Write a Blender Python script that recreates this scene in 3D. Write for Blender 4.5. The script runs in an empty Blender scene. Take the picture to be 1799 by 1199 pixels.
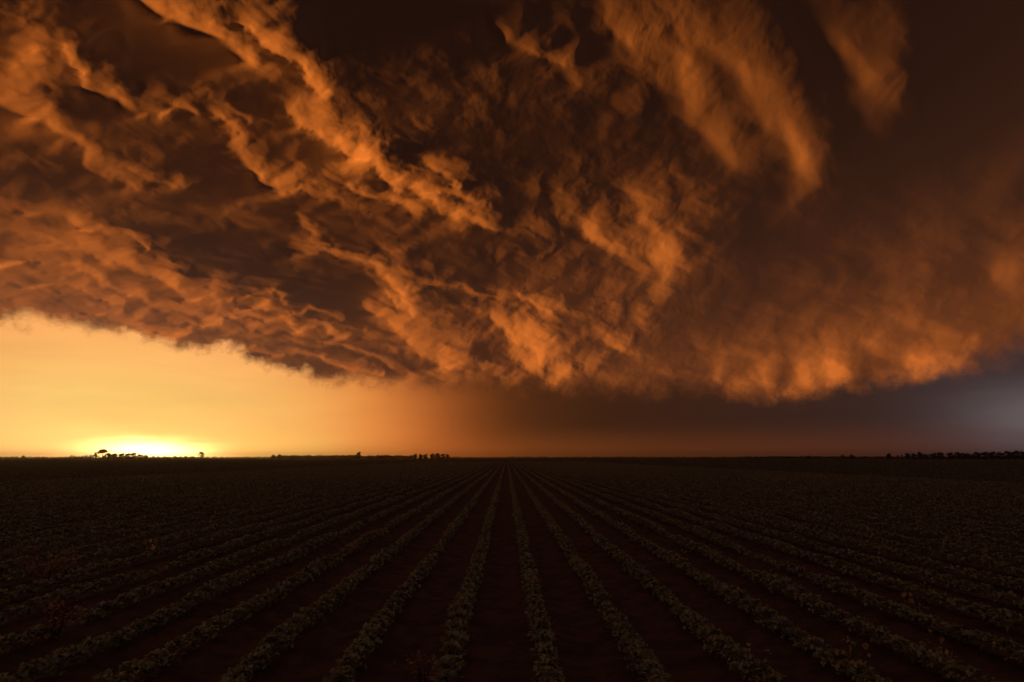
import bpy, math, random
import numpy as np
R = math.radians
S = bpy.context.scene
COL = S.collection

# ------------------------------------------------------------------ camera
CAM_H = 1.9
PITCH, YAW, F = 11.59, 0.54, 1000.0 / 1799.0        # F: focal length in picture widths
cd = bpy.data.cameras.new('camera'); cam = bpy.data.objects.new('camera', cd); COL.objects.link(cam)
cd.sensor_width = 36; cd.lens = 36 * F; cd.clip_start = 0.1; cd.clip_end = 200000
cam.location = (0, 0, CAM_H); cam.rotation_euler = (R(90 + PITCH), 0, R(-YAW))
S.camera = cam

def bearing(px, py):
    """bearing and elevation (degrees) at which a point of the photograph was seen"""
    x = (np.asarray(px, float) - 899.5) / 1000; y = (599.5 - np.asarray(py, float)) / 1000
    c, s = math.cos(R(PITCH)), math.sin(R(PITCH))
    fy, fz = c - y * s, s + y * c
    a = np.arctan2(x, fy); e = np.arctan2(fz, np.hypot(x, fy))
    return np.degrees(a) + YAW, np.degrees(e)

# ------------------------------------------------------------------ sun (set, its light still reaches the storm clouds from below the horizon)
SUN_AZ, SUN_EL = -96.0, -11.0
sd = bpy.data.lights.new('sun', 'SUN'); sun = bpy.data.objects.new('sun', sd); COL.objects.link(sun)
sd.energy = 5.0; sd.angle = R(6); sd.color = (1.0, 0.235, 0.025)
sun.rotation_euler = (R(90 - SUN_EL), 0, R(180 - SUN_AZ) )
Lv = np.array([math.sin(R(SUN_AZ)) * math.cos(R(SUN_EL)), math.cos(R(SUN_AZ)) * math.cos(R(SUN_EL)), math.sin(R(SUN_EL))])
from mathutils import Vector
sun.rotation_euler = Vector(Lv).to_track_quat('Z', 'Y').to_euler()

# ------------------------------------------------------------------ world
W = bpy.data.worlds.new('World'); S.world = W; W.use_nodes = True
nt = W.node_tree; nt.nodes.clear()
def nd(t, **k):
    n = nt.nodes.new(t)
    for a, b in k.items(): setattr(n, a, b)
    return n
def mth(op, a, b=None, c=None):
    n = nd('ShaderNodeMath', operation=op)
    for i, v in enumerate((a, b, c)):
        if v is None: continue
        if isinstance(v, (int, float)): n.inputs[i].default_value = v
        else: nt.links.new(v, n.inputs[i])
    return n.outputs[0]
tc = nd('ShaderNodeTexCoord'); sx = nd('ShaderNodeSeparateXYZ'); nt.links.new(tc.outputs['Generated'], sx.inputs[0])
AZ = mth('MULTIPLY', mth('ARCTAN2', sx.outputs[0], sx.outputs[1]), 180 / math.pi)
EL = mth('MULTIPLY', mth('ARCSINE', sx.outputs[2]), 180 / math.pi)
def ramp(x, stops, lo, hi):
    f = nd('ShaderNodeMapRange'); nt.links.new(x, f.inputs[0]); f.inputs[1].default_value = lo; f.inputs[2].default_value = hi
    r = nd('ShaderNodeValToRGB'); nt.links.new(f.outputs[0], r.inputs[0]); e = r.color_ramp.elements
    r.color_ramp.interpolation = 'B_SPLINE'
    stops = sorted(stops)
    while len(e) < len(stops): e.new(0.5)
    for q, (p, c) in zip(e, stops): q.position = (p - lo) / (hi - lo)
    for q, (p, c) in zip(e, stops): q.color = (*c, 1)
    return r.outputs[0]
def mix(f, a, b, mode='MIX'):
    n = nd('ShaderNodeMix', data_type='RGBA', blend_type=mode)
    n.clamp_result = False
    if isinstance(f, float): n.inputs[0].default_value = f
    else: nt.links.new(f, n.inputs[0])
    for i, v in ((6, a), (7, b)):
        if isinstance(v, tuple): n.inputs[i].default_value = (*v, 1)
        else: nt.links.new(v, n.inputs[i])
    return n.outputs[2]
def lin(*c): return tuple(((v / 255 + .055) / 1.055) ** 2.4 if v > 10 else v / 255 / 12.92 for v in c)
def azp(px, py=740): return float(bearing(px, py)[0])
# colour of the clear band under the storm along the compass at three elevations
low = [(-180, lin(70, 40, 26)), (-75, lin(150, 80, 36)), (-55, lin(240, 170, 90)), (azp(0), lin(255, 222, 126)), (azp(180), lin(255, 232, 135)), (azp(420), lin(255, 218, 112)),
       (azp(560), lin(255, 188, 95)), (azp(650), lin(248, 148, 68)), (azp(740), lin(205, 108, 45)), (azp(840), lin(150, 74, 27)), (azp(960), lin(118, 60, 26)),
       (azp(1200), lin(98, 50, 25)), (azp(1500), lin(92, 48, 32)), (azp(1700), lin(84, 54, 46)), (azp(1799), lin(92, 74, 76)), (70, lin(70, 55, 60)), (180, lin(50, 36, 32))]
mid = [(-180, lin(60, 36, 24)), (-75, lin(130, 72, 34)), (-55, lin(232, 150, 78)), (azp(0), lin(255, 206, 118)), (azp(200), lin(255, 210, 114)), (azp(400), lin(255, 198, 108)),
       (azp(540), lin(255, 182, 95)), (azp(640), lin(244, 148, 70)), (azp(740), lin(190, 100, 42)), (azp(830), lin(124, 63, 25)), (azp(920), lin(80, 42, 19)),
       (azp(1050), lin(62, 33, 18)), (azp(1250), lin(58, 33, 22)), (azp(1500), lin(57, 37, 31)), (azp(1650), lin(62, 46, 43)), (70, lin(70, 60, 66)), (180, lin(40, 28, 25))]
hig = [(-180, lin(50, 30, 20)), (-75, lin(110, 62, 32)), (-55, lin(222, 140, 72)), (azp(0), lin(255, 174, 98)), (azp(250), lin(255, 178, 102)), (azp(450), lin(253, 170, 100)),
       (azp(600), lin(214, 126, 58)), (azp(700), lin(150, 82, 36)), (azp(820), lin(86, 46, 21)), (azp(950), lin(60, 32, 17)), (azp(1300), lin(56, 31, 21)),
       (azp(1600), lin(58, 38, 32)), (azp(1799), lin(66, 50, 50)), (180, lin(36, 24, 20))]
def mr(x, a, b, smooth=True):
    f = nd('ShaderNodeMapRange'); f.interpolation_type = 'SMOOTHSTEP' if smooth else 'LINEAR'
    nt.links.new(x, f.inputs[0]); f.inputs[1].default_value = a; f.inputs[2].default_value = b
    return f.outputs[0]
c = mix(mr(EL, 0.0, 3.6), ramp(AZ, low, -180, 180), ramp(AZ, mid, -180, 180))
c = mix(mr(EL, 2.8, 11.5), c, ramp(AZ, hig, -180, 180))
def streaks(scale, stretch, detail=4):          # thin level bars of cloud
    m = nd('ShaderNodeMapping'); nt.links.new(tc.outputs['Generated'], m.inputs[0]); m.inputs['Scale'].default_value = (scale, scale, scale * stretch)
    n = nd('ShaderNodeTexNoise'); n.inputs['Scale'].default_value = 1; n.inputs['Detail'].default_value = detail; nt.links.new(m.outputs[0], n.inputs['Vector'])
    return n.outputs['Fac']
EL_W = mth('ADD', EL, mth('MULTIPLY', mth('SUBTRACT', streaks(9, 5), .5), 1.5))
def lobe(px, py, wa, we, p=1.0):
    EL = EL_W
    a, e = bearing(px, py)
    q = mth('ADD', mth('POWER', mth('ABSOLUTE', mth('DIVIDE', mth('SUBTRACT', AZ, float(a)), wa)), 2.0),
            mth('POWER', mth('ABSOLUTE', mth('DIVIDE', mth('SUBTRACT', EL, float(e)), we)), 2.0))
    return mth('EXPONENT', mth('MULTIPLY', mth('POWER', q, p), -1.0))
def add(c, l, col):
    return mix(l, c, mix(1.0, c, col, 'ADD'))
c = add(c, lobe(240, 798, 9, 2.3), (1.2, .22, .05))          # yellow glow round the sunset
c = add(c, lobe(265, 796, 3.3, .80), (8, 5.5, 1.9))       # the white heart of it
c = add(c, lobe(1850, 724, 4.8, 2.0), (.085, .074, .076))       # pale break at the right
back = mth('MAXIMUM', mr(EL, 40, 62), mth('MULTIPLY', mr(EL, 6, 30), mr(mth('ABSOLUTE', AZ), 72, 110)))
v = mth('ADD', .88, mth('MULTIPLY', streaks(5, 7, 5), .24)); vc = nd('ShaderNodeCombineXYZ')
for i in range(3): nt.links.new(v, vc.inputs[i])
c = mix(1.0, c, vc.outputs[0], 'MULTIPLY')
c = mix(mr(EL, 12, 38), c, lin(34, 20, 14))                    # dusk behind the storm
c = mix(back, c, (.15, .098, .078))                             # unseen dusk sky overhead and behind the viewer, brightened to light the ground
c = mix(mr(EL, -1.0, -3.0), c, (.060, .0205, .0100))            # dark land below the horizon, glowing as added fill for the cloud undersides
sky = nd('ShaderNodeTexSky', sky_type='NISHITA'); sky.sun_disc = False
sky.sun_elevation = R(SUN_EL); sky.sun_rotation = R(SUN_AZ)
bg = nd('ShaderNodeBackground'); nt.links.new(c, bg.inputs[0]); bg.inputs[1].default_value = .597
bs = nd('ShaderNodeBackground'); nt.links.new(sky.outputs[0], bs.inputs[0]); bs.inputs[1].default_value = 0.05
ad = nd('ShaderNodeAddShader'); nt.links.new(bg.outputs[0], ad.inputs[0]); nt.links.new(bs.outputs[0], ad.inputs[1])
wo = nd('ShaderNodeOutputWorld'); nt.links.new(ad.outputs[0], wo.inputs[0])

S.view_settings.view_transform = 'Standard'; S.view_settings.look = 'None'
S.view_settings.exposure = 0.75; S.view_settings.gamma = 1
S.cycles.max_bounces = 5; S.cycles.diffuse_bounces = 2; S.cycles.transparent_max_bounces = 8
S.cycles.use_denoising = True

# ------------------------------------------------------------------ helpers
rng = np.random.default_rng(7)
_perm = rng.permutation(512).astype(np.int64); _perm = np.concatenate([_perm, _perm])
_g = rng.random(1024) * 2 * np.pi; _gx, _gy = np.cos(_g), np.sin(_g)
def perlin(x, y, seed=0):
    xi = np.floor(x).astype(np.int64); yi = np.floor(y).astype(np.int64); xf = x - xi; yf = y - yi
    u = xf * xf * xf * (xf * (xf * 6 - 15) + 10); v = yf * yf * yf * (yf * (yf * 6 - 15) + 10)
    def g(i, j, dx, dy):
        h = _perm[(_perm[(i + seed * 37) & 511] + j) & 511]
        return _gx[h] * dx + _gy[h] * dy
    a = g(xi, yi, xf, yf); b = g(xi + 1, yi, xf - 1, yf); c_ = g(xi, yi + 1, xf, yf - 1); d = g(xi + 1, yi + 1, xf - 1, yf - 1)
    return (a + (b - a) * u + (c_ - a) * v + (a - b - c_ + d) * u * v) * 1.5
def fbm(x, y, o=4, seed=0, gain=.5):
    s = 0; a = 1
    for k in range(o): s = s + a * perlin(x * 2 ** k + k * 17.3, y * 2 ** k - k * 9.1, seed + k); a *= gain
    return s
def billow(x, y, o=4, seed=0, gain=.5):
    s = 0; a = 1
    for k in range(o): s = s + a * (np.abs(perlin(x * 2 ** k + k * 5.3, y * 2 ** k - k * 3.1, seed + k)) * 2 - .5); a *= gain
    return s

def mesh_obj(name, verts, quads, mat, parent=None, tris=None, smooth=False):
    me = bpy.data.meshes.new(name)
    nv = len(verts); me.vertices.add(nv); me.vertices.foreach_set('co', np.asarray(verts, np.float32).ravel())
    q = np.asarray(quads, np.int32).reshape(-1, 4) if quads is not None and len(quads) else np.zeros((0, 4), np.int32)
    t = np.asarray(tris, np.int32).reshape(-1, 3) if tris is not None and len(tris) else np.zeros((0, 3), np.int32)
    me.loops.add(q.size + t.size); me.loops.foreach_set('vertex_index', np.concatenate([q.ravel(), t.ravel()]))
    me.polygons.add(len(q) + len(t))
    me.polygons.foreach_set('loop_start', np.concatenate([np.arange(len(q)) * 4, q.size + np.arange(len(t)) * 3]).astype(np.int32))
    me.polygons.foreach_set('loop_total', np.concatenate([np.full(len(q), 4), np.full(len(t), 3)]).astype(np.int32))
    if smooth: me.polygons.foreach_set('use_smooth', np.ones(len(q) + len(t), bool))
    me.materials.append(mat); me.update(calc_edges=True)
    o = bpy.data.objects.new(name, me); COL.objects.link(o)
    if parent: o.parent = parent
    return o
def tag(o, label, cat, group=None, kind=None):
    o['label'] = label; o['category'] = cat
    if group: o['group'] = group
    if kind: o['kind'] = kind
    return o

# ------------------------------------------------------------------ storm clouds: a relief of cloud base lit by the sunk sun
def grid_quads(ny, nx):
    i = np.arange(ny * nx).reshape(ny, nx)
    return np.stack([i[:-1, :-1], i[:-1, 1:], i[1:, 1:], i[1:, :-1]], -1).reshape(-1, 4)

A0, A1 = -64.0, 66.0                      # bearings spanned
EDGE = [(-700, 500), (-300, 545), (0, 560), (60, 565), (120, 570), (180, 574), (250, 592), (310, 612), (400, 612), (450, 632), (520, 650), (600, 670), (700, 674),
        (800, 672), (900, 670), (1000, 676), (1100, 672), (1200, 680), (1280, 692), (1340, 690), (1400, 694), (1450, 690), (1540, 674), (1620, 657), (1700, 636), (1799, 604), (2300, 480)]
ea, ee = bearing([p[0] for p in EDGE], [p[1] for p in EDGE])

# lit folds: each line is the crisp lower-left lip of a fold, bright on its upper-right side (points, width, strength)
FOLDS = [
 ([(215, -8), (290, 38), (312, 46), (370, 74), (405, 100), (442, 116)], 46, .80), ([(440, 55), (490, 85), (520, 125), (550, 155), (564, 170)], 26, .95),
 ([(112, 98), (135, 140), (160, 170), (200, 180), (235, 198), (282, 204), (300, 194), (342, 206)], 26, .75), ([(340, 158), (370, 165), (400, 190), (430, 215), (452, 222)], 14, .6),
 ([(375, 200), (400, 225), (410, 260), (430, 290), (470, 325), (492, 342)], 24, .8), ([(510, 200), (530, 220), (560, 250), (600, 270), (640, 280), (662, 274)], 34, .95),
 ([(-60, 180), (0, 192), (50, 206), (110, 235), (150, 265), (165, 295), (200, 320), (226, 332)], 28, .75), ([(225, 306), (270, 316), (300, 325), (340, 332)], 14, .45),
 ([(655, 290), (675, 315), (700, 332), (730, 340), (770, 343), (788, 338)], 18, .75), ([(740, 275), (772, 300), (790, 330), (815, 350)], 16, .6),
 ([(490, 330), (530, 335), (560, 352), (600, 362)], 20, .5), ([(520, 370), (535, 395), (548, 408)], 16, .55), ([(620, 335), (660, 345), (700, 352), (722, 378)], 18, .55),
 ([(740, 350), (790, 380), (835, 385), (885, 408), (942, 412)], 22, .65),
 ([(870, 50), (885, 75), (910, 85), (935, 105), (955, 108), (975, 124), (992, 124)], 34, .75), ([(1045, -10), (1062, 40), (1080, 60), (1100, 72), (1140, 76)], 62, .8),
 ([(1190, 120), (1194, 200), (1215, 230), (1240, 250), (1262, 276), (1286, 286)], 62, .75), ([(1180, 50), (1240, 80), (1275, 110), (1310, 150), (1330, 200), (1337, 236)], 70, .5),
 ([(1415, 50), (1440, 90), (1470, 112), (1494, 132), (1502, 148)], 75, .7), ([(1488, 175), (1510, 215), (1540, 238)], 50, .5),
 ([(1370, 225), (1385, 270), (1402, 305), (1392, 330), (1370, 352)], 50, .75),
 ([(963, 352), (985, 385), (1005, 402), (1022, 396), (1040, 430), (1075, 452), (1130, 446), (1182, 452)], 32, .68), ([(1098, 340), (1130, 385), (1141, 410), (1152, 398)], 34, .5),
 ([(1000, 300), (1008, 325), (1022, 332)], 14, .4), ([(520, 455), (560, 440), (600, 456), (650, 468), (675, 490), (700, 520), (717, 548)], 18, .72),
 ([(638, 526), (655, 550), (690, 575), (715, 605), (745, 626), (805, 640)], 22, .62), ([(640, 480), (662, 505), (700, 540), (722, 556)], 10, .6),
 ([(862, 556), (875, 580), (900, 600), (930, 615), (947, 632)], 32, .6), ([(750, 505), (800, 512), (842, 532), (866, 520), (905, 522)], 14, .5), ([(908, 522), (950, 540), (972, 556)], 16, .6),
 ([(905, 630), (922, 652), (952, 672), (985, 668), (1032, 664)], 38, .45), ([(1055, 606), (1085, 625), (1105, 632), (1122, 628)], 20, .65),
 ([(1240, 635), (1256, 662), (1278, 684), (1302, 692)], 46, .32), ([(1330, 665), (1342, 682), (1392, 692)], 30, .45),
 ([(1390, 640), (1400, 668), (1425, 688), (1480, 680)], 46, .32), ([(1535, 674), (1600, 660), (1650, 648), (1694, 636)], 22, .48), ([(1590, 645), (1605, 660)], 22, .5),
 ([(670, 435), (700, 442), (755, 438)], 9, .45), ([(865, 448), (900, 460), (950, 452)], 14, .35),
 ([(-80, 352), (0, 362), (80, 376), (130, 392), (160, 402)], 14, .6), ([(-80, 402), (0, 407), (60, 414), (130, 436), (190, 462)], 12, .8), ([(125, 392), (170, 402), (220, 414), (250, 440)], 14, .65),
 ([(135, 432), (200, 456), (260, 482), (310, 502), (340, 524), (372, 528)], 15, .95), ([(-80, 462), (0, 466), (60, 458), (120, 462), (160, 482), (180, 502), (222, 516), (250, 536), (330, 550), (384, 556)], 12, .95),
 ([(384, 556), (420, 552), (460, 541), (500, 552), (542, 545), (600, 562)], 10, .95), ([(340, 527), (400, 532), (440, 517), (482, 512), (505, 535)], 8, .75),
 ([(-80, 498), (0, 502), (50, 505), (120, 498), (150, 512), (205, 532)], 14, .8), ([(300, 562), (360, 576), (400, 560), (440, 556), (490, 560), (512, 582), (560, 570), (602, 592)], 9, .85),
 ([(-80, 530), (0, 538), (100, 550), (200, 546)], 16, .85), ([(200, 560), (260, 580), (310, 592), (330, 578)], 10, .7), ([(420, 612), (480, 622), (560, 626), (602, 650), (660, 655)], 8, .8),
 ([(560, 600), (620, 612), (680, 640), (720, 650)], 10, .5)]
# broad lit swellings: (x, y, half-width, half-height, strength)
SWELLS = [(38, 104, 55, 18, .4), (10, 160, 50, 26, .5), (60, 140, 90, 70, .22), (330, 20, 90, 40, .15), (520, 270, 120, 40, .22), (700, 300, 130, 60, .16), (1240, 80, 150, 120, .40), (1090, 30, 120, 60, .15), (1110, 390, 170, 80, .26),
 (1150, 510, 150, 60, .20), (640, 390, 90, 30, .18), (1430, 590, 170, 45, .14), (1465, 648, 34, 22, .6), (1640, 642, 50, 14, .5), (1536, 606, 24, 14, .3), (1780, 470, 42, 30, .55), (1640, 430, 110, 40, .12), (1315, 474, 38, 12, .35),
 (1145, 580, 24, 16, .4), (960, 590, 130, 40, .2), (1290, 400, 60, 60, .2), (1230, 592, 30, 14, .25), (90, 450, 190, 60, .16), (200, 530, 260, 40, .2), (480, 590, 200, 40, .15), (700, 560, 120, 60, .22), (1520, 80, 70, 70, .35), (1700, 120, 120, 80, .12), (1420, 260, 50, 60, .3),
 (1700, 625, 90, 20, .12), (760, 650, 120, 20, .22), (100, 560, 250, 14, .3)]
# hollows that stay in the shade
HOLLOWS = [(1500, 330, 110, 50, .6), (1650, 220, 120, 60, .6), (1780, 110, 100, 110, .6), (1400, 470, 90, 35, .5), (1560, 525, 150, 28, .6), (1370, 640, 20, 40, .6), (1545, 650, 28, 20, .5), (1250, 560, 50, 40, .5), (1720, 560, 90, 50, .8), (1350, 620, 50, 25, .4), (1180, 600, 50, 60, .5), (1660, 40, 60, 60, .4), (1200, 660, 60, 40, .5), (1330, 560, 60, 40, .4), (715, 275, 34, 28, .8), (700, 320, 14, 8, .3), (250, 470, 26, 12, .5), (100, 480, 60, 14, .6), (40, 385, 60, 12, .5), (270, 500, 40, 22, .7), (420, 595, 110, 18, .6), (560, 620, 120, 20, .7), (230, 430, 30, 10, .5),
 (1410, 150, 32, 60, .6), (1235, 100, 40, 18, .6), (1290, 330, 40, 30, .4), (640, 610, 60, 22, .5), (120, 530, 50, 10, .4), (1000, 500, 90, 40, .6), (830, 555, 40, 20, .4), (570, 230, 40, 14, .5), (740, 70, 120, 80, .5), (950, 230, 160, 90, .5)]

# the light each direction asks of the cloud base
gx, gy = 1080, 572
ga = np.linspace(A0, A1, gx); ge = np.linspace(2.0, 62.0, gy)
GA, GE = np.meshgrid(ga, ge)
def to_flat(a, e):      # bearing and elevation to flat chart units in which the folds were sketched
    a = np.radians(a - YAW); e = np.radians(e)
    d = np.stack([np.cos(e) * np.sin(a), np.cos(e) * np.cos(a), np.sin(e)])
    c_, s_ = math.cos(R(PITCH)), math.sin(R(PITCH))
    z = np.maximum(d[1] * c_ + d[2] * s_, .05); y = -d[1] * s_ + d[2] * c_
    return 899.5 + 1000 * d[0] / z, 599.5 - 1000 * y / z
PX, PY = to_flat(GA, GE)
cal = 1 - .45 * np.clip((PY - 330) / 80, 0, 1) * np.clip((850 - PX) / 250, 0, 1)      # calmer, more layered low on the sunset side
lay = (1 - cal) / .45
wx = PX + 15 * fbm(PX / 70, PY / 52, 6, 3, .60) ; wy = PY + 11 * cal * fbm(PX / 70, PY / 48, 6, 11, .60)
def fold(x, y, pts, w):
    best = np.full(x.shape, 1e9); sgn = np.zeros(x.shape); 
    for (x0, y0), (x1, y1) in zip(pts[:-1], pts[1:]):
        tx, ty = x1 - x0, y1 - y0; L2 = tx * tx + ty * ty
        t = ((x - x0) * tx + (y - y0) * ty) / L2; tcl = np.clip(t, 0, 1)
        dx, dy = x - x0 - tcl * tx, y - y0 - tcl * ty; d = np.hypot(dx, dy)
        L = math.sqrt(L2); s = (dx * ty - dy * tx) / L
        m = d < best; best = np.where(m, d, best); sgn = np.where(m, s, sgn)
    side = 1 / (1 + np.exp(-np.clip(sgn / 1.8, -30, 30)))
    along = np.exp(-np.maximum(best - np.abs(sgn), 0) / (w * .6))
    return side * along * (.8 * np.exp(-(best / (w * .72)) ** 1.3) + .12 * np.exp(-best / (w * 2.2)))
B = .045 + .15 * fbm(wx / 110, wy / 60, 5, 71, .6)
for x, y, a, b, s in SWELLS: B = B + .7 * s * np.exp(-((wx - x) / a) ** 2 - ((wy - y) / b) ** 2)
for x, y, a, b, s in HOLLOWS: B = B * (1 - s * np.exp(-((wx - x) / a) ** 2 - ((wy - y) / b) ** 2))
# long masses that hang in their own shade
SHADES = [([(150, 20), (300, 110), (430, 200), (500, 245)], 64), ([(150, 215), (280, 250), (380, 295)], 48), ([(-50, 270), (100, 320), (250, 370), (420, 430), (600, 520)], 76),
 ([(600, 20), (700, 150), (850, 230), (1000, 280)], 105), ([(540, 372), (640, 410), (800, 440), (990, 405)], 38), ([(740, 462), (900, 480), (1100, 505)], 36),
 ([(330, 590), (520, 605), (640, 618), (760, 645)], 22), ([(1850, 20), (1640, 220), (1480, 330), (1340, 430), (1260, 540)], 62), ([(1110, 640), (1210, 620)], 34)]
SH = np.zeros(PX.shape)
for pts, hw in SHADES:
    dd = np.full(PX.shape, 1e9)
    for (x0, y0), (x1, y1) in zip(pts[:-1], pts[1:]):
        t = np.clip(((wx - x0) * (x1 - x0) + (wy - y0) * (y1 - y0)) / ((x1 - x0) ** 2 + (y1 - y0) ** 2), 0, 1)
        dd = np.minimum(dd, np.hypot(wx - x0 - t * (x1 - x0), wy - y0 - t * (y1 - y0)))
    SH = np.maximum(SH, np.exp(-(dd / hw) ** 3))
B = np.maximum(B, 0) * (1 - .88 * SH)
for p, w, s in FOLDS: F_ = fold(wx, wy, p, w * .8) * s * (1 - .6 * SH) * (1 + .35 * (1 - cal) / .45); B = B + F_ * np.clip(1.25 - B, .1, 1)
# towards the right the cloud base blurs into falling rain
BL = np.clip(B, 0, 1.2)
for _ in range(30): BL = (BL + np.roll(BL, 1, 0) + np.roll(BL, -1, 0) + np.roll(BL, 1, 1) + np.roll(BL, -1, 1)) / 5
kb = np.clip((PX - 950) / 350, 0, 1); B = B * (1 - kb) + BL * kb
B = B * np.interp(PX, [300, 800, 950, 1200], [1.32, .76, .66, .44])
B = np.clip(B + (.10 + .35 * B) * .9 * (billow(wx / 60, wy / 38, 5, 81, .55) * (1 - lay) + 1.3 * billow(wx / 85 + wy / 200, wy / 20 - wx / 110, 5, 91, .58) * lay) * (1 - .7 * kb), 0, 1.15)

def blur(G, n):
    for _ in range(n): G = (G + np.roll(G, 1, 0) + np.roll(G, -1, 0) + np.roll(G, 1, 1) + np.roll(G, -1, 1)) / 5
    return G
# shape from that light
H0 = 2600.0
def base_q(e):     # the flat cloud base, bent down into a wall far away
    s = np.sin(np.radians(np.maximum(e, 0.5)))
    return np.log(H0 / np.sqrt(s * s + .13 ** 2))
def resize(G, ny_, nx_):
    y = np.linspace(0, G.shape[0] - 1, ny_); x = np.linspace(0, G.shape[1] - 1, nx_)
    y0 = np.minimum(y.astype(int), G.shape[0] - 2); x0 = np.minimum(x.astype(int), G.shape[1] - 2); ty = (y - y0)[:, None]; tx = (x - x0)[None, :]
    return (G[y0][:, x0] * (1 - tx) + G[y0][:, x0 + 1] * tx) * (1 - ty) + (G[y0 + 1][:, x0] * (1 - tx) + G[y0 + 1][:, x0 + 1] * tx) * ty
def shape_from_light(Bc, p, lam, mu, rounds, iters):
    n_y, n_x = Bc.shape
    re, ra = np.meshgrid(np.radians(np.linspace(ge[0], ge[-1], n_y)), np.radians(np.linspace(ga[0], ga[-1], n_x)), indexing='ij')
    ce, se = np.cos(re), np.sin(re)
    D = np.stack([ce * np.sin(ra), ce * np.cos(ra), se]); EA = np.stack([np.cos(ra), -np.sin(ra), 0 * ra]); EE = np.stack([-se * np.sin(ra), -se * np.cos(ra), ce])
    dL = np.tensordot(Lv, D, 1); aL = np.tensordot(Lv, EA, 1) / ce; bL = np.tensordot(Lv, EE, 1)
    hu = ra[0, 1] - ra[0, 0]; hv = re[1, 0] - re[0, 0]
    q0v = np.gradient(base_q(np.degrees(re)), hv, axis=0)
    def gu(p): return np.diff(p, axis=1, append=p[:, -1:]) / hu
    def gv(p): return np.diff(p, axis=0, append=p[-1:, :]) / hv
    def guT(p):
        r = np.zeros_like(p); r[:, 1:] += p[:, :-1]; r[:, :-1] -= p[:, :-1]; return r / hu
    def gvT(p):
        r = np.zeros_like(p); r[1:] += p[:-1]; r[:-1] -= p[:-1]; return r / hv
    def cross(x, w):          # keeps neighbouring paths of light from combing the surface into streaks
        g = w * (aL * gv(x) - bL * gu(x)); return gvT(g * aL) - guT(g * bL)
    east = np.clip((np.degrees(ra) - 6) / 20, 0, 1)
    T = T_DARK - .02 * east + T_GAIN * Bc
    for it in range(rounds):
        pu, pv = gu(p) / ce, gv(p)
        N = np.sqrt(1 + np.minimum(pu ** 2 + (pv + q0v) ** 2, 6.0))
        Sx = T * N + dL - bL * q0v
        now = (aL * gu(p) + bL * gv(p) - (dL - bL * q0v)) / N            # light each slope catches now
        dk = 1 / (1 + np.exp(np.clip((Bc - .14) / .02, -30, 30)))           # how much this direction is shade
        ov = 1 / (1 + np.exp(np.clip(-(now - T_DARK + .02 * east - .03) / .02, -30, 30)))  # and still catches light
        ov = blur(ov, 3)
        wgt = (1 - dk) + dk * (.02 + W_DARK * (1 + .3 * east) * ov); mu_ = mu * (1 + 12 * dk * (1 - ov)); nu_ = .025 + .235 * np.clip((np.degrees(ra) + 5) / 25, 0, 1)
        Aop = lambda x: cross(x, nu_) + guT(wgt * (aL * gu(x) + bL * gv(x)) * aL) + gvT(wgt * (aL * gu(x) + bL * gv(x)) * bL) + guT(mu_ * gu(x)) + gvT(mu_ * gv(x)) + lam * x
        rhs = guT(wgt * Sx * aL) + gvT(wgt * Sx * bL)
        dg = (wgt + nu_) * (2 * aL ** 2 / hu ** 2 + 2 * bL ** 2 / hv ** 2) + mu_ * (2 / hu ** 2 + 2 / hv ** 2) + lam
        r = rhs - Aop(p); z = r / dg; d = z.copy(); rz = (r * z).sum()
        for k in range(iters):
            Ad = Aop(d); al = rz / (d * Ad).sum(); p = p + al * d; r = r - al * Ad
            z = r / dg; r2 = (r * z).sum(); d = z + (r2 / rz) * d; rz = r2
    return p, now, T
T_DARK, T_GAIN, W_DARK = -.045, .85, 2.4
LAM, MU = .10, .013
Bq, Bh = resize(B, gy // 4, gx // 4), resize(B, gy // 2, gx // 2)
p = np.zeros_like(Bq)
p, now, T = shape_from_light(Bq, p, LAM, MU, 8, 150)
p, now, T = shape_from_light(Bh, resize(p, *Bh.shape), LAM, MU, 4, 120)
p, now, T = shape_from_light(B, resize(p, *B.shape), LAM, MU, 3, 90)
for lo_, hi_ in ((0, .1), (.1, .3), (.3, .5), (.5, .7), (.7, 1.01)):
    for sd_ in (0, 1, 2, 3):
        m_ = (B >= lo_) & (B < hi_) & (PX > sd_ * 450) & (PX < sd_ * 450 + 450) & (PY > 0) & (PY < 690)
        print(lo_, sd_, m_.sum(), 'T', T[m_].mean().round(3), 'got', now[m_].mean().round(3), now[m_].std().round(3))
print('cloud relief', p.min(), p.max(), p.std(), 'B', B.mean())

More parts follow.
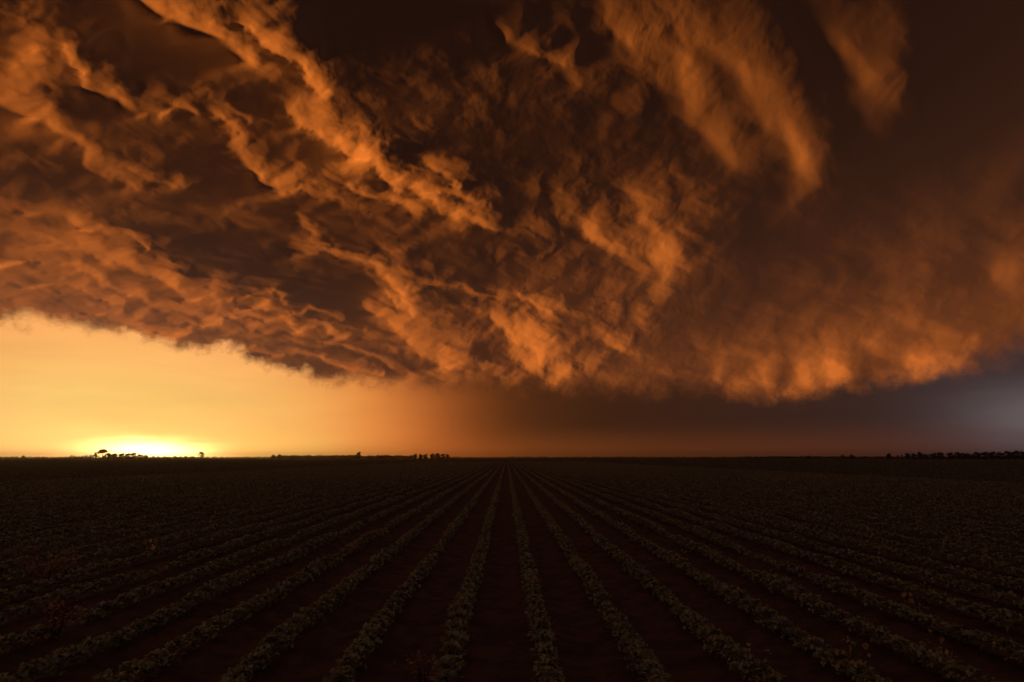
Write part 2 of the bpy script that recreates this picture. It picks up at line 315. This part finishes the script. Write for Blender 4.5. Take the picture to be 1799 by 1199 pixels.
Bs = np.clip(blur(np.clip(B, 0, 1), 60) * 1.6, 0, 1)
def cloud_mesh():
    nx, ny = 1500, 800
    a = np.linspace(-49, A1 - .3, nx)
    v = np.linspace(0, 1, ny)
    eb = np.interp(a, ea, ee) - 2.2
    top = 61.5
    E = eb[None, :] + (top - eb[None, :]) * (v[:, None] * .8 + .2 * v[:, None] ** 2)
    Ag = np.broadcast_to(a, E.shape)
    def samp(G):
        fx = (Ag - A0) / (A1 - A0) * (gx - 1); fy = (E - 2.0) / 60.0 * (gy - 1)
        x0 = np.clip(fx.astype(int), 0, gx - 2); y0 = np.clip(fy.astype(int), 0, gy - 2); tx = np.clip(fx - x0, 0, 1); ty = np.clip(fy - y0, 0, 1)
        return (G[y0, x0] * (1 - tx) + G[y0, x0 + 1] * tx) * (1 - ty) + (G[y0 + 1, x0] * (1 - tx) + G[y0 + 1, x0 + 1] * tx) * ty
    q = base_q(E) + samp(p)
    rA, rE = np.radians(Ag), np.radians(E)
    # bulges run away towards a point low on the horizon, small there and large overhead
    U, V = (Ag - 10) / (E + 20) * 7.5, np.log(E + 20) * 8.5
    w1 = perlin(U * 1.1, V * 1.1, 21); w2 = perlin(U * 1.1 + 40, V * 1.1, 25)
    U, V = U + .22 * w1, V + .22 * w2
    n = -billow(U * .9, V * 1.1, 6, 31, .44) - .4 * fbm(U * .5, V * .6, 2, 51)
    soft = 1 - .6 * np.clip((Ag - 5) / 25, 0, 1)                          # the right half is smoother
    amp = .3 + .9 * samp(Bs) ** .7
    q = q + DET * n * soft * amp
    r_ = np.exp(q)
    P = np.stack([r_ * np.cos(rE) * np.sin(rA), r_ * np.cos(rE) * np.cos(rA), r_ * np.sin(rE)], -1)
    P[..., 2] += CAM_H
    rim = E - np.interp(Ag, ea, ee)
    return P, rim, ny, nx
DET = .0012
P, rim, ny, nx = cloud_mesh()

cm = bpy.data.materials.new('storm_cloud'); cm.use_nodes = True; t_ = cm.node_tree; t_.nodes.clear(); nt = t_
di = nd('ShaderNodeBsdfDiffuse'); di.inputs[0].default_value = (.80, .78, .80, 1); di.inputs[1].default_value = 1
tl = nd('ShaderNodeBsdfTranslucent'); tl.inputs[0].default_value = (.80, .76, .72, 1)
m1 = nd('ShaderNodeAddShader'); nt.links.new(di.outputs[0], m1.inputs[0]); nt.links.new(tl.outputs[0], m1.inputs[1])
at = nd('ShaderNodeAttribute', attribute_name='rim'); thin = nd('ShaderNodeAttribute', attribute_name='thin')
nt.links.new(mix(mth('ADD', thin.outputs['Fac'], .015), (0, 0, 0), (.9, .85, .8)), tl.inputs[0])
at = nd('ShaderNodeAttribute', attribute_name='rim'); ge_ = nd('ShaderNodeNewGeometry')
no = nd('ShaderNodeTexNoise'); no.inputs['Scale'].default_value = 26; no.inputs['Detail'].default_value = 8; no.inputs['Roughness'].default_value = .62
nv_ = nd('ShaderNodeVectorMath', operation='NORMALIZE'); nt.links.new(ge_.outputs['Position'], nv_.inputs[0]); nt.links.new(nv_.outputs[0], no.inputs['Vector'])
sft = nd('ShaderNodeAttribute', attribute_name='soft')
v_ = mth('ADD', at.outputs['Fac'], mth('MULTIPLY', mth('SUBTRACT', no.outputs['Fac'], .5), 4.2))
al_ = nd('ShaderNodeMapRange', interpolation_type='SMOOTHSTEP'); nt.links.new(v_, al_.inputs[0])
nt.links.new(mth('MULTIPLY', sft.outputs['Fac'], -1.0), al_.inputs[1]); nt.links.new(sft.outputs['Fac'], al_.inputs[2])
tr = nd('ShaderNodeBsdfTransparent'); m2 = nd('ShaderNodeMixShader')
nt.links.new(al_.outputs[0], m2.inputs[0]); nt.links.new(tr.outputs[0], m2.inputs[1]); nt.links.new(m1.outputs[0], m2.inputs[2])
om = nd('ShaderNodeOutputMaterial'); nt.links.new(m2.outputs[0], om.inputs[0])
co = mesh_obj('storm_clouds', P.reshape(-1, 3), grid_quads(ny, nx), cm, smooth=True)
ar = co.data.attributes.new('rim', 'FLOAT', 'POINT'); ar.data.foreach_set('value', rim.astype(np.float32).ravel())
bx, _ = to_flat(np.linspace(-49, A1 - .3, nx), np.full(nx, 9.0))
sf = np.interp(bx, [0, 500, 700, 850, 1150, 1280, 1500, 1800], [.9, .7, 1.1, 1.8, 1.9, 1.3, 1.1, 1.8])
sf = np.broadcast_to(sf, (ny, nx))
th = .30 * np.exp(-np.maximum(rim, 0) / 6.0) * np.clip(1 - (bx - 350) / 500, 0, 1)[None, :]      # thinner sunset rim, translucency raised there to brighten the low cloud
ah = co.data.attributes.new('thin', 'FLOAT', 'POINT'); ah.data.foreach_set('value', np.ascontiguousarray(th, np.float32).ravel())
as_ = co.data.attributes.new('soft', 'FLOAT', 'POINT'); as_.data.foreach_set('value', np.ascontiguousarray(sf, np.float32).ravel())
tag(co, 'rolling dark storm clouds lit orange from beneath', 'clouds', kind='stuff')
# ------------------------------------------------------------------ ground
def mat(name, build):
    global nt
    m = bpy.data.materials.new(name); m.use_nodes = True; nt = m.node_tree; nt.nodes.clear()
    o = nd('ShaderNodeOutputMaterial'); nt.links.new(build(), o.inputs[0]); return m
def col_noise(c1, c2, scale, detail=4, src='Position', rough=.6):
    g = nd('ShaderNodeNewGeometry'); n = nd('ShaderNodeTexNoise'); n.inputs['Scale'].default_value = scale; n.inputs['Detail'].default_value = detail
    n.inputs['Roughness'].default_value = rough
    nt.links.new(g.outputs[src], n.inputs['Vector'])
    return mix(mr(n.outputs['Fac'], .35, .65), c1, c2)
def princ(c, rough=.8, spec=.2, normal=None):
    b = nd('ShaderNodeBsdfPrincipled'); b.inputs['Roughness'].default_value = rough; b.inputs['Specular IOR Level'].default_value = spec
    if isinstance(c, tuple): b.inputs['Base Color'].default_value = (*c, 1)
    else: nt.links.new(c, b.inputs['Base Color'])
    if normal: nt.links.new(normal, b.inputs['Normal'])
    return b.outputs[0]
def bump(scale, dist, st=.8, detail=8):
    g = nd('ShaderNodeNewGeometry'); n = nd('ShaderNodeTexNoise'); n.inputs['Scale'].default_value = scale; n.inputs['Detail'].default_value = detail
    nt.links.new(g.outputs['Position'], n.inputs['Vector'])
    b = nd('ShaderNodeBump'); b.inputs['Strength'].default_value = st; b.inputs['Distance'].default_value = dist
    nt.links.new(n.outputs['Fac'], b.inputs['Height']); return b.outputs[0]
def leaf_shader(c1, c2, scale, gloss=.35):
    def f():
        c = col_noise(c1, c2, scale, 3)
        b = nd('ShaderNodeBsdfPrincipled'); b.inputs['Roughness'].default_value = .5; b.inputs['Specular IOR Level'].default_value = gloss
        nt.links.new(c, b.inputs['Base Color'])
        t = nd('ShaderNodeBsdfTranslucent'); nt.links.new(c, t.inputs[0])
        m = nd('ShaderNodeMixShader'); m.inputs[0].default_value = .38
        nt.links.new(b.outputs[0], m.inputs[1]); nt.links.new(t.outputs[0], m.inputs[2]); return m.outputs[0]
    return f
M_soil = mat('red_soil', lambda: princ(col_noise((.070, .029, .023), (.034, .017, .0145), 3.1, 9), .95, .1, bump(7, .09, 1.0, 10)))
M_leaf = mat('crop_leaf', leaf_shader((.10, .083, .046), (.24, .20, .115), 14, .6))
M_far = mat('far_crop', leaf_shader((.07, .058, .034), (.12, .10, .06), .5, .6))
M_tree = mat('tree_foliage', leaf_shader((.035, .035, .018), (.06, .055, .026), .3, .2))
M_bark = mat('bark', lambda: princ(col_noise((.07, .05, .035), (.04, .03, .022), 5), .9))
M_red = mat('withered_red_leaf', leaf_shader((.26, .11, .07), (.16, .07, .045), 14))
M_tan = mat('dry_tan_leaf', leaf_shader((.33, .21, .12), (.22, .13, .07), 14))
M_pale = mat('pale_husk', leaf_shader((.75, .50, .26), (.6, .36, .17), 25))

SP = .873; OFF = .415
def soil_h(x, y):
    f = x / SP - OFF
    near = np.clip(1 - (y - 60) / 160, 0, 1) * np.clip(1 - (np.abs(x) - 50) / 40, 0, 1)
    return near * (.035 * np.cos(2 * np.pi * f) + .018 * fbm(x * 1.1, y * .7, 4, 5) - .02)
xs = np.concatenate([-np.geomspace(5000, 95, 30), np.arange(-90, -24, .5), np.arange(-24, 24, .097), np.arange(24, 90, .5), np.geomspace(95, 5000, 30)])
ys = np.concatenate([[-5000, -1500, -500, -150, -50, -20, -8, -3], np.arange(0, 16, .09), np.geomspace(16, 5000, 260)])
GX, GY = np.meshgrid(xs, ys)
gr = mesh_obj('ground', np.stack([GX, GY, soil_h(GX, GY)], -1).reshape(-1, 3), grid_quads(len(ys), len(xs)), M_soil, smooth=True)
gr['kind'] = 'structure'

def leaves(cx, cy, cz, size, tilt, up=.5, rg=rng):
    """folded kite-shaped leaves at the given points; returns verts, tris"""
    n = len(cx); yaw = rg.random(n) * 2 * np.pi; pit = (rg.random(n) - .25) * tilt
    f = np.stack([np.cos(yaw) * np.cos(pit), np.sin(yaw) * np.cos(pit), -np.sin(pit)], 1)
    s = np.stack([-np.sin(yaw), np.cos(yaw), rg.normal(0, .35, n)], 1); s /= np.linalg.norm(s, axis=1)[:, None]
    u = np.cross(f, s)
    c = np.stack([cx, cy, cz], 1); L = size[:, None]
    v = np.stack([c - f * L * .5, c + s * L * .42 + u * L * .1, c + f * L * .62 - u * L * .08, c - s * L * .42 + u * L * .1], 1)
    i = np.arange(n)[:, None] * 4
    t = np.stack([i + [0, 2, 1], i + [0, 3, 2]], 1)
    return v.reshape(-1, 3), t.reshape(-1, 3)

def row_points(k, far=320., dens=1., rg=rng):
    x0 = (k + OFF) * SP
    d0 = max(2.2, abs(x0) / 1.25)
    N = 460 * dens
    # leaf distances: even up to 8 m, thinning as 1/d beyond while leaves stand for larger clumps
    n1 = int(N * max(0, 8 - d0)); n2 = int(N * 8 * math.log(far / max(8, d0)))
    y = np.concatenate([d0 + rg.random(n1) * max(0, 8 - d0), max(8, d0) * np.exp(rg.random(n2) * math.log(far / max(8, d0)))])
    g = fbm(y * .55 + k * 31.7, y * 0 + k * 7.3, 4, 9)                       # how well the row grew here
    y = y[(g > -.62) | (rg.random(len(y)) < .25)]; g = fbm(y * .55 + k * 31.7, y * 0 + k * 7.3, 4, 9)
    plant = np.round(y / .17) * .17; y = np.where(y < 40, plant + (y - plant) * .85, y)
    n = len(y); hgt = .150 + .06 * g + .03 * np.sin(plant * 91.7 + k); wid = .108 + .03 * g
    th = rg.random(n) * 2 * np.pi; r = rg.random(n) ** .5
    x = x0 + .035 * perlin(y * .35, y * 0 + k * 3.1, 4) + wid * r * np.cos(th) + .02 * rg.normal(size=n)
    z = .02 + hgt * (.25 + .8 * np.sqrt(np.maximum(0, 1 - (r * np.cos(th)) ** 2))) * (1 - .55 * rg.random(n) ** 2)
    size = (.031 + .038 * rg.random(n)) * np.clip(y / 8, 1, 400) ** .34
    size = np.where(y > 60, size * .9, size)
    return x, y, z, size

ONES = 'zeroth first second third fourth fifth sixth seventh eighth ninth tenth eleventh twelfth thirteenth fourteenth fifteenth sixteenth seventeenth eighteenth nineteenth'.split()
TENS = {2: 'twent', 3: 'thirt', 4: 'fort'}
def ordinal(n):
    if n < 20: return ONES[n]
    t, o = divmod(n, 10)
    return TENS[t] + ('ieth' if o == 0 else 'y-' + ONES[o])
NR = 42
for k in range(-NR, NR):
    x, y, z, s = row_points(k)
    v, t = leaves(x, y, z, s, 1.5)
    o = mesh_obj('crop_row', v, None, M_leaf, tris=t)
    n_ = k + 1 if k >= 0 else -k
    side = 'dark storm side' if k >= 0 else 'sunset side'
    tag(o, f'{ordinal(n_)} leafy crop row from the central bare furrow on its {side}', 'crop row', 'long leafy crop rows running to the horizon')
V_, T_, nv = [], [], 0
for k in list(range(-260, -NR)) + list(range(NR, 260)):
    x, y, z, s = row_points(k, far=340., dens=.5)
    v, t = leaves(x, y, z, s, 1.4); V_.append(v); T_.append(t + nv); nv += len(v)
# the rest of the field out to the treeline
n = 130000
y = 250 * np.exp(rng.random(n) * math.log(1400 / 250)); x = (np.round((rng.random(n) * 2 - 1) * y * 1.25 / SP) + OFF) * SP + rng.normal(0, .06, n)
z = .1 + .18 * rng.random(n); s = .35 * (y / 250) ** .8 * (.6 + .8 * rng.random(n))
v, t = leaves(x, y, z, s, .9); V_.append(v); T_.append(t + nv)
tag(mesh_obj('distant_crops', np.concatenate(V_), None, M_far, tris=np.concatenate(T_)), 'far crop field merging into one dark expanse', 'crops', kind='stuff')

# ------------------------------------------------------------------ trees on the horizon
def at(px, dist):
    a = R(float(bearing(px, 805)[0])); return dist * math.sin(a), dist * math.cos(a)
def tube(points, radii, n=7):
    P = np.array(points, float); V = []
    for p_, r in zip(P, radii):
        for i in range(n):
            a = 2 * np.pi * i / n; V.append(p_ + [r * math.cos(a), r * math.sin(a), 0])
    Q = [[j * n + i, j * n + (i + 1) % n, (j + 1) * n + (i + 1) % n, (j + 1) * n + i] for j in range(len(P) - 1) for i in range(n)]
    return V, Q
def trunk_mesh(h, r, rg, limbs=5, low=.35):
    V, Q = [], []
    def addt(pts, rad):
        v, q = tube(pts, rad); b = len(V); V.extend(v); Q.extend([[i + b for i in f] for f in q])
    lean = rg.normal(0, .04, 2)
    addt([(0, 0, -.3), (lean[0] * h * .4, lean[1] * h * .4, h * .4), (lean[0] * h, lean[1] * h, h * .82)], [r * 1.3, r * .8, r * .25])
    for i in range(limbs):
        a = 2 * np.pi * (i + rg.random() * .6) / limbs; z0 = h * (low + .25 * rg.random()); l = h * (.28 + .15 * rg.random())
        addt([(lean[0] * z0, lean[1] * z0, z0), (math.cos(a) * l * .6, math.sin(a) * l * .6, z0 + l * .45), (math.cos(a) * l, math.sin(a) * l, z0 + l * .9)], [r * .45, r * .28, r * .1])
    return V, Q
def crown_mesh(h, w, kind, rg):
    """foliage of separate clumps: round, tall, umbrella, ragged"""
    C = []
    nb = {'round': 20, 'tall': 13, 'umbrella': 15, 'ragged': 13, 'low': 12}[kind]
    for i in range(nb):
        a = rg.random() * 2 * np.pi; q = rg.random() ** .5
        if kind == 'umbrella': c_ = (q * w * .44 * math.cos(a), q * w * .44 * math.sin(a), h * (.82 - .22 * q * q)); r = (w * .15, h * .11)
        elif kind == 'ragged': c_ = (q * w * .42 * math.cos(a), q * w * .42 * math.sin(a), h * (.3 + .65 * rg.random())); r = (w * .17, h * .11)
        elif kind == 'low': c_ = (q * w * .4 * math.cos(a), q * w * .4 * math.sin(a), h * (.15 + .55 * rg.random() * (1 - q * .5))); r = (w * .17, h * .24)
        elif kind == 'tall': z_ = rg.random(); c_ = (q * w * .34 * math.cos(a) * (1.1 - z_ * .6), q * w * .34 * math.sin(a) * (1.1 - z_ * .6), h * (.25 + .62 * z_)); r = (w * .2, h * .12)
        else: t1 = rg.random() * 2 - 1; q *= math.sqrt(1 - t1 * t1); c_ = (q * w * .40 * math.cos(a), q * w * .40 * math.sin(a), h * (.48 + .38 * t1 + .05 * rg.normal())); r = (w * .18, h * .14)
        C.append((c_, r))
    X = []
    for c_, r in C:
        m = 90; d = rg.normal(size=(m, 3)); d /= np.linalg.norm(d, axis=1)[:, None]; d *= (rg.random((m, 1)) ** .4) * (1 + .25 * rg.random((m, 1)))
        X.append(np.array(c_) + d * [r[0], r[0], r[1]])
    X = np.concatenate(X); X[:, 2] *= h / np.percentile(X[:, 2], 97); X[:, 2] = np.maximum(X[:, 2], .02 * h)
    return leaves(X[:, 0], X[:, 1], X[:, 2], (.055 + .05 * rg.random(len(X))) * min(h, w), 2.6, rg=rg)
trg = np.random.default_rng(5)
PROTO = {}
for kind in ('round', 'tall', 'umbrella', 'ragged', 'low'):
    for j in range(3):
        w = {'round': .95, 'tall': .6, 'umbrella': 1.25, 'ragged': .8, 'low': 1.5}[kind]
        PROTO[kind, j] = (trunk_mesh(1.0, .045 if kind != 'low' else .02, trg, low=.3 if kind != 'umbrella' else .5), crown_mesh(1.0, w, kind, trg))
MESH = {}
def tree(px, dist, hpx, kind, label, name='tree', cat='tree', group=None, wide=1.0, j=None, rot=None):
    """a tree hpx photo pixels tall at that distance"""
    x, y = at(px, dist); h = hpx * abs(y) / 1000 + CAM_H
    j = trg.integers(3) if j is None else j
    e = bpy.data.objects.new(name, None); COL.objects.link(e); e.location = (x, y, 0); e.rotation_euler = (0, 0, trg.random() * 6.28 if rot is None else rot)
    e.scale = (h * wide, h * wide, h); e.empty_display_size = .1
    tag(e, label, cat, group)
    (tv, tq), (cv, ct_) = PROTO[kind, j]
    if (kind, j) not in MESH:
        a = mesh_obj('trunk', tv, tq, M_bark, e); b = mesh_obj('crown', cv, None, M_tree, e, tris=ct_); MESH[kind, j] = (a.data, b.data)
    else:
        for nm, d_ in zip(('trunk', 'crown'), MESH[kind, j]):
            o = bpy.data.objects.new(nm, d_); COL.objects.link(o); o.parent = e
    return e
G1 = 'trees of the grove before the setting sun'
tree(180, 900, 13.5, 'umbrella', 'tall flat-topped tree rising above the grove in the sunset glow', group=G1, j=0)
tree(168, 905, 9, 'ragged', 'thin ragged tree leaning beside the flat-topped tree', group=G1, j=1)
for i_, (px, h, w_, lb) in enumerate(((189, 7, 1.4, 'rounded dark tree at the left end of the sunset grove, below the flat-topped one'), (200, 6.4, 1.5, 'broad low-domed tree second in the sunset grove'),
                      (213, 6.8, 1.5, 'broad tree in the middle of the sunset grove under the white glow'), (225, 6.8, 1.4, 'rounded tree just before the highest dome of the sunset grove'),
                      (234, 7.8, 1.3, 'highest domed tree at the right end of the sunset grove'), (246, 5.2, 1.4, 'small open tree trailing off the end of the sunset grove'), (256, 4.2, 1.4, 'lowest bushy tree at the tail of the sunset grove'))):
    tree(px, 900, h, 'round', lb, group=G1, wide=w_ * 1.15)
tree(353, 900, 9.5, 'ragged', 'lone ragged tree at the edge of the white sunset glow', j=2, wide=1.1)
tree(127, 1000, 4, 'low', 'tiny bush on the horizon left of the sunset grove', name='bush', cat='bush')
tree(40, 1000, 3.2, 'low', 'tiny bush on the horizon at the far left', name='bush', cat='bush')
for px, h, w_, lb in ((138, 3, 1, 'lowest bush where the hedge beside the flat-topped tree begins'), (148, 4, 1, 'middle bush of the hedge leading to the flat-topped tree'), (157, 5, .9, 'highest bush of the hedge, nearest the flat-topped tree')):
    tree(px, 960, h, 'low', lb, name='bush', cat='bush', group='hedge bushes beside the sunset grove', wide=w_)
for i_, (px, h) in enumerate(((268, 3.5), (277, 3), (288, 3.4), (297, 3), (308, 3.6), (318, 3), (327, 3.3), (338, 3.2))):
    tree(px, 960, h, 'low', f'{ordinal(i_ + 1)} low bush past the sunset grove on the way to the lone ragged tree', name='bush', cat='bush', group='bushes between the sunset grove and the lone tree')
tree(480, 900, 5, 'tall', 'small upright tree standing first on the amber horizon past the glow', j=0)
tree(491, 900, 5, 'round', 'small squat tree just after the upright one on the amber horizon', j=1, wide=1.3)
tree(630, 900, 9, 'round', 'round-headed tree rising alone out of the low amber treeline', j=0, wide=.95)
for px, h, lb in ((513, 3.2, 'first low hedgerow tree after the squat one on the amber horizon'), (543, 4.5, 'higher low tree where the amber hedgerow first swells'), (583, 3.6, 'low tree midway between the first swell and the round-headed tree'),
                  (603, 4.2, 'low bushy tree two crowns before the round-headed tree'), (614, 4.2, 'low bushy tree right before the round-headed tree'), (651, 4.2, 'low bushy tree next after the round-headed tree'),
                  (668, 4.2, 'low tree starting the flat stretch of hedgerow past the round-headed tree'), (677, 4.4, 'low tree inside the flat stretch of hedgerow past the round-headed tree'), (691, 3.2, 'last low hedgerow tree before the gap to the compact clump')):
    tree(px, 930, h, 'low', lb, group='low hedgerow trees on the amber horizon', wide=1.2)
for px, h, w_, lb in ((730, 6.0, .8, 'narrow tree at the near-sunset end of the compact dark clump'), (739, 5.2, 1.1, 'second tree of the compact dark clump'), (748, 5.2, 1.1, 'low tree before the gap in the compact dark clump'),
                      (760, 6, 1.1, 'tree just past the gap in the compact dark clump'), (769, 6.8, 1.1, 'tallest tree in the compact dark clump'), (778, 6, 1.1, 'tree next to last in the compact dark clump'), (786, 5.4, 1, 'last tree of the compact dark clump')):
    tree(px, 850, h, 'round', lb, group='compact clump of trees under the rain edge', wide=w_ * 1.35)
def treeline(name, p0, p1, dist, h0, h1, label, seed, step=2.4):
    rg = np.random.default_rng(seed); V, T, nv = [], [], 0
    for px in np.arange(p0, p1, step * 1000 / dist):
        x, y = at(px + rg.normal() * .8, dist * (1 + .05 * rg.normal())); h = (h0 + (h1 - h0) * rg.random() ** 2) * y / 1000 + CAM_H
        v, t = PROTO['low', rg.integers(3)][1]; v = np.array(v) * [h * 1.3, h * 1.3, h] + [x, y, 0]
        V.append(v); T.append(np.array(t) + nv); nv += len(v)
    return tag(mesh_obj(name, np.concatenate(V), None, M_tree, tris=np.concatenate(T)), label, 'treeline', kind='stuff')
treeline('treeline', 478, 726, 1300, 2.4, 4.6, 'low distant treeline along the amber horizon', 3)
treeline('treeline', 788, 1300, 1700, 1.0, 2.2, 'very low far treeline under the dark rain', 4, 5)
treeline('treeline', -60, 478, 1700, 1.0, 2.0, 'thin far treeline under the sunset', 6, 5)
treeline('treeline', 1300, 1900, 1500, 1.6, 3.0, 'low far treeline beneath the dusky right sky', 8, 4)
tree(1420, 900, 3.6, 'low', 'small dark bush alone on the dusky horizon', name='bush', cat='bush')
tree(1481, 900, 4.5, 'low', 'low domed tree, first of the pair before the wood')
tree(1497, 900, 5, 'round', 'low domed tree, second of the pair before the wood', wide=1.3)
RW = [(1562, 8.5, .9, 'round', 'first tree of the right-hand wood, set apart'), (1577, 6.5, .7, 'tall', 'slim short tree after the first tree of the wood'), (1585, 7, .7, 'tall', 'slim tree in the gap before the wood thickens'),
      (1595, 9, 1, 'round', 'rounded tree beginning the thicker wood'), (1606, 8.5, 1, 'round', 'even-topped tree second in the thicker wood'), (1617, 10.5, .9, 'round', 'taller tree standing above the start of the wood'),
      (1628, 7.5, 1, 'round', 'short tree following the taller one in the wood'), (1641, 9, 1.1, 'round', 'broad tree before the middle gap of the wood'), (1653, 10.5, 1.1, 'round', 'broad domed tree beside the middle gap of the wood'),
      (1670, 10, 1.1, 'round', 'broad tree just past the middle gap of the wood'), (1683, 10.5, 1.1, 'round', 'domed tree in the middle of the wood'), (1694, 9, 1, 'round', 'lower tree past the middle of the wood'),
      (1703, 8.5, 1, 'round', 'small tree in the dip of the wood'), (1717, 10.5, 1.1, 'round', 'spreading tree after the dip of the wood'), (1731, 11, 1.1, 'round', 'spreading tree in the denser end of the wood'),
      (1745, 11, 1.1, 'round', 'dense tree among the last of the wood'), (1759, 10.5, 1.1, 'round', 'dense tree before the tall end pair of the wood'), (1772, 12, 1.05, 'round', 'tallest tree near the end of the wood'),
      (1784, 12.5, 1, 'round', 'tall tree beside the tallest at the end of the wood'), (1797, 11.5, 1.1, 'round', 'tree cut by the right edge of the picture at the end of the wood')]
for px, h, w_, kd, lb in RW: tree(px, 800, h - 2.0, kd, lb, group='trees of the dark wood under the pale break', wide=w_ * 1.3)

# ------------------------------------------------------------------ withered plants among the rows
def weed(px, py, size, label, m, stalks=7, nl=70, name='withered_plant', seed=0, hgt=None):
    rg = np.random.default_rng(seed)
    a, e = bearing(px, py); z = .12; d = (CAM_H - z) / math.tan(R(-float(e))); x, y = d * math.sin(R(float(a))), d * math.cos(R(float(a)))
    h = hgt or .30
    em = bpy.data.objects.new(name, None); COL.objects.link(em); em.location = (x, y, 0); em.empty_display_size = .1
    tag(em, label, 'plant')
    V, Q = [], []; tips = []
    for i in range(stalks):
        th = rg.random() * 6.28; r = size * (.3 + .5 * rg.random()); hh = h * (.6 + .5 * rg.random())
        pts = [(0, 0, -.02), (r * .4 * math.cos(th), r * .4 * math.sin(th), hh * .6), (r * math.cos(th), r * math.sin(th), hh)]
        v, q = tube(pts, [.006, .0045, .002], 5); b = len(V); V.extend(v); Q.extend([[i_ + b for i_ in f] for f in q]); tips.append(pts)
    mesh_obj('stalks', V, Q, M_bark, em)
    t_ = rg.integers(stalks, size=nl); u = .3 + .8 * rg.random(nl)
    T3 = np.array(tips); P_ = T3[t_, 0] + (T3[t_, 2] - T3[t_, 0]) * u[:, None] + rg.normal(0, .035, (nl, 3)) * [1.2, 1.2, .8]
    v, t = leaves(P_[:, 0], P_[:, 1], np.maximum(P_[:, 2], .02), .028 + .035 * rg.random(nl), 2.6, rg=rg)
    mesh_obj('leaves', v, None, m, em, tris=t)
weed(82, 1010, .55, 'sprawling reddish withered plant between rows on the left', M_red, 16, 260, seed=1, hgt=.32)
weed(118, 1001, .25, 'tan dry plant next to the sprawling reddish one', M_tan, 8, 80, seed=2, hgt=.42)
weed(100, 1103, .35, 'rust-tinted withered plant on a row top near the left edge', M_red, 12, 120, seed=3, hgt=.36)
weed(745, 1185, .22, 'withered red plant at the bottom edge beside the central furrow', M_red, 9, 60, seed=4, hgt=.26)
weed(1355, 1018, .06, 'single orange leaf cluster on a row right of centre', M_tan, 3, 8, seed=5, hgt=.36)
weed(1213, 990, .08, 'upright pinkish dry leaf tuft just right of centre', M_red, 3, 12, seed=6, hgt=.42)
weed(1612, 1066, .3, 'tan dry tangle across a row at the right', M_tan, 9, 50, seed=7, hgt=.3)
weed(1662, 1150, .22, 'pale orange withered plant fallen low at the lower right', M_tan, 8, 40, seed=8, hgt=.26)
weed(1494, 1166, .14, 'yellowish dry clump on a row at the bottom right', M_tan, 6, 30, seed=9, hgt=.33)
weed(1333, 1183, .14, 'yellow-green dry clump at the bottom edge right of centre', M_tan, 6, 26, seed=10, hgt=.33)
weed(1625, 1033, .12, 'small orange dry tuft on a row at mid right', M_tan, 4, 14, seed=11, hgt=.36)
weed(262, 977, .05, 'bright pale husk standing on a row at the left', M_pale, 3, 22, seed=12, hgt=.40)

# ------------------------------------------------------------------ dusty evening air
hz = bpy.data.materials.new('dusty_air')
hz.use_nodes = True; nt = hz.node_tree; nt.nodes.clear()
pv = nd('ShaderNodeVolumePrincipled'); pv.inputs['Color'].default_value = (.9, .8, .72, 1); pv.inputs['Density'].default_value = 1.5e-4; pv.inputs['Anisotropy'].default_value = .84
o_ = nd('ShaderNodeOutputMaterial'); nt.links.new(pv.outputs[0], o_.inputs['Volume'])
b = 5300.0; z0, z1 = -1.0, 40.0
hv_ = [(x, y, z) for z in (z0, z1) for x, y in ((-b, -b), (b, -b), (b, b), (-b, b))]
ho = mesh_obj('haze', hv_, [(3, 2, 1, 0), (4, 5, 6, 7), (0, 1, 5, 4), (1, 2, 6, 5), (2, 3, 7, 6), (3, 0, 4, 7)], hz); ho['kind'] = 'stuff'
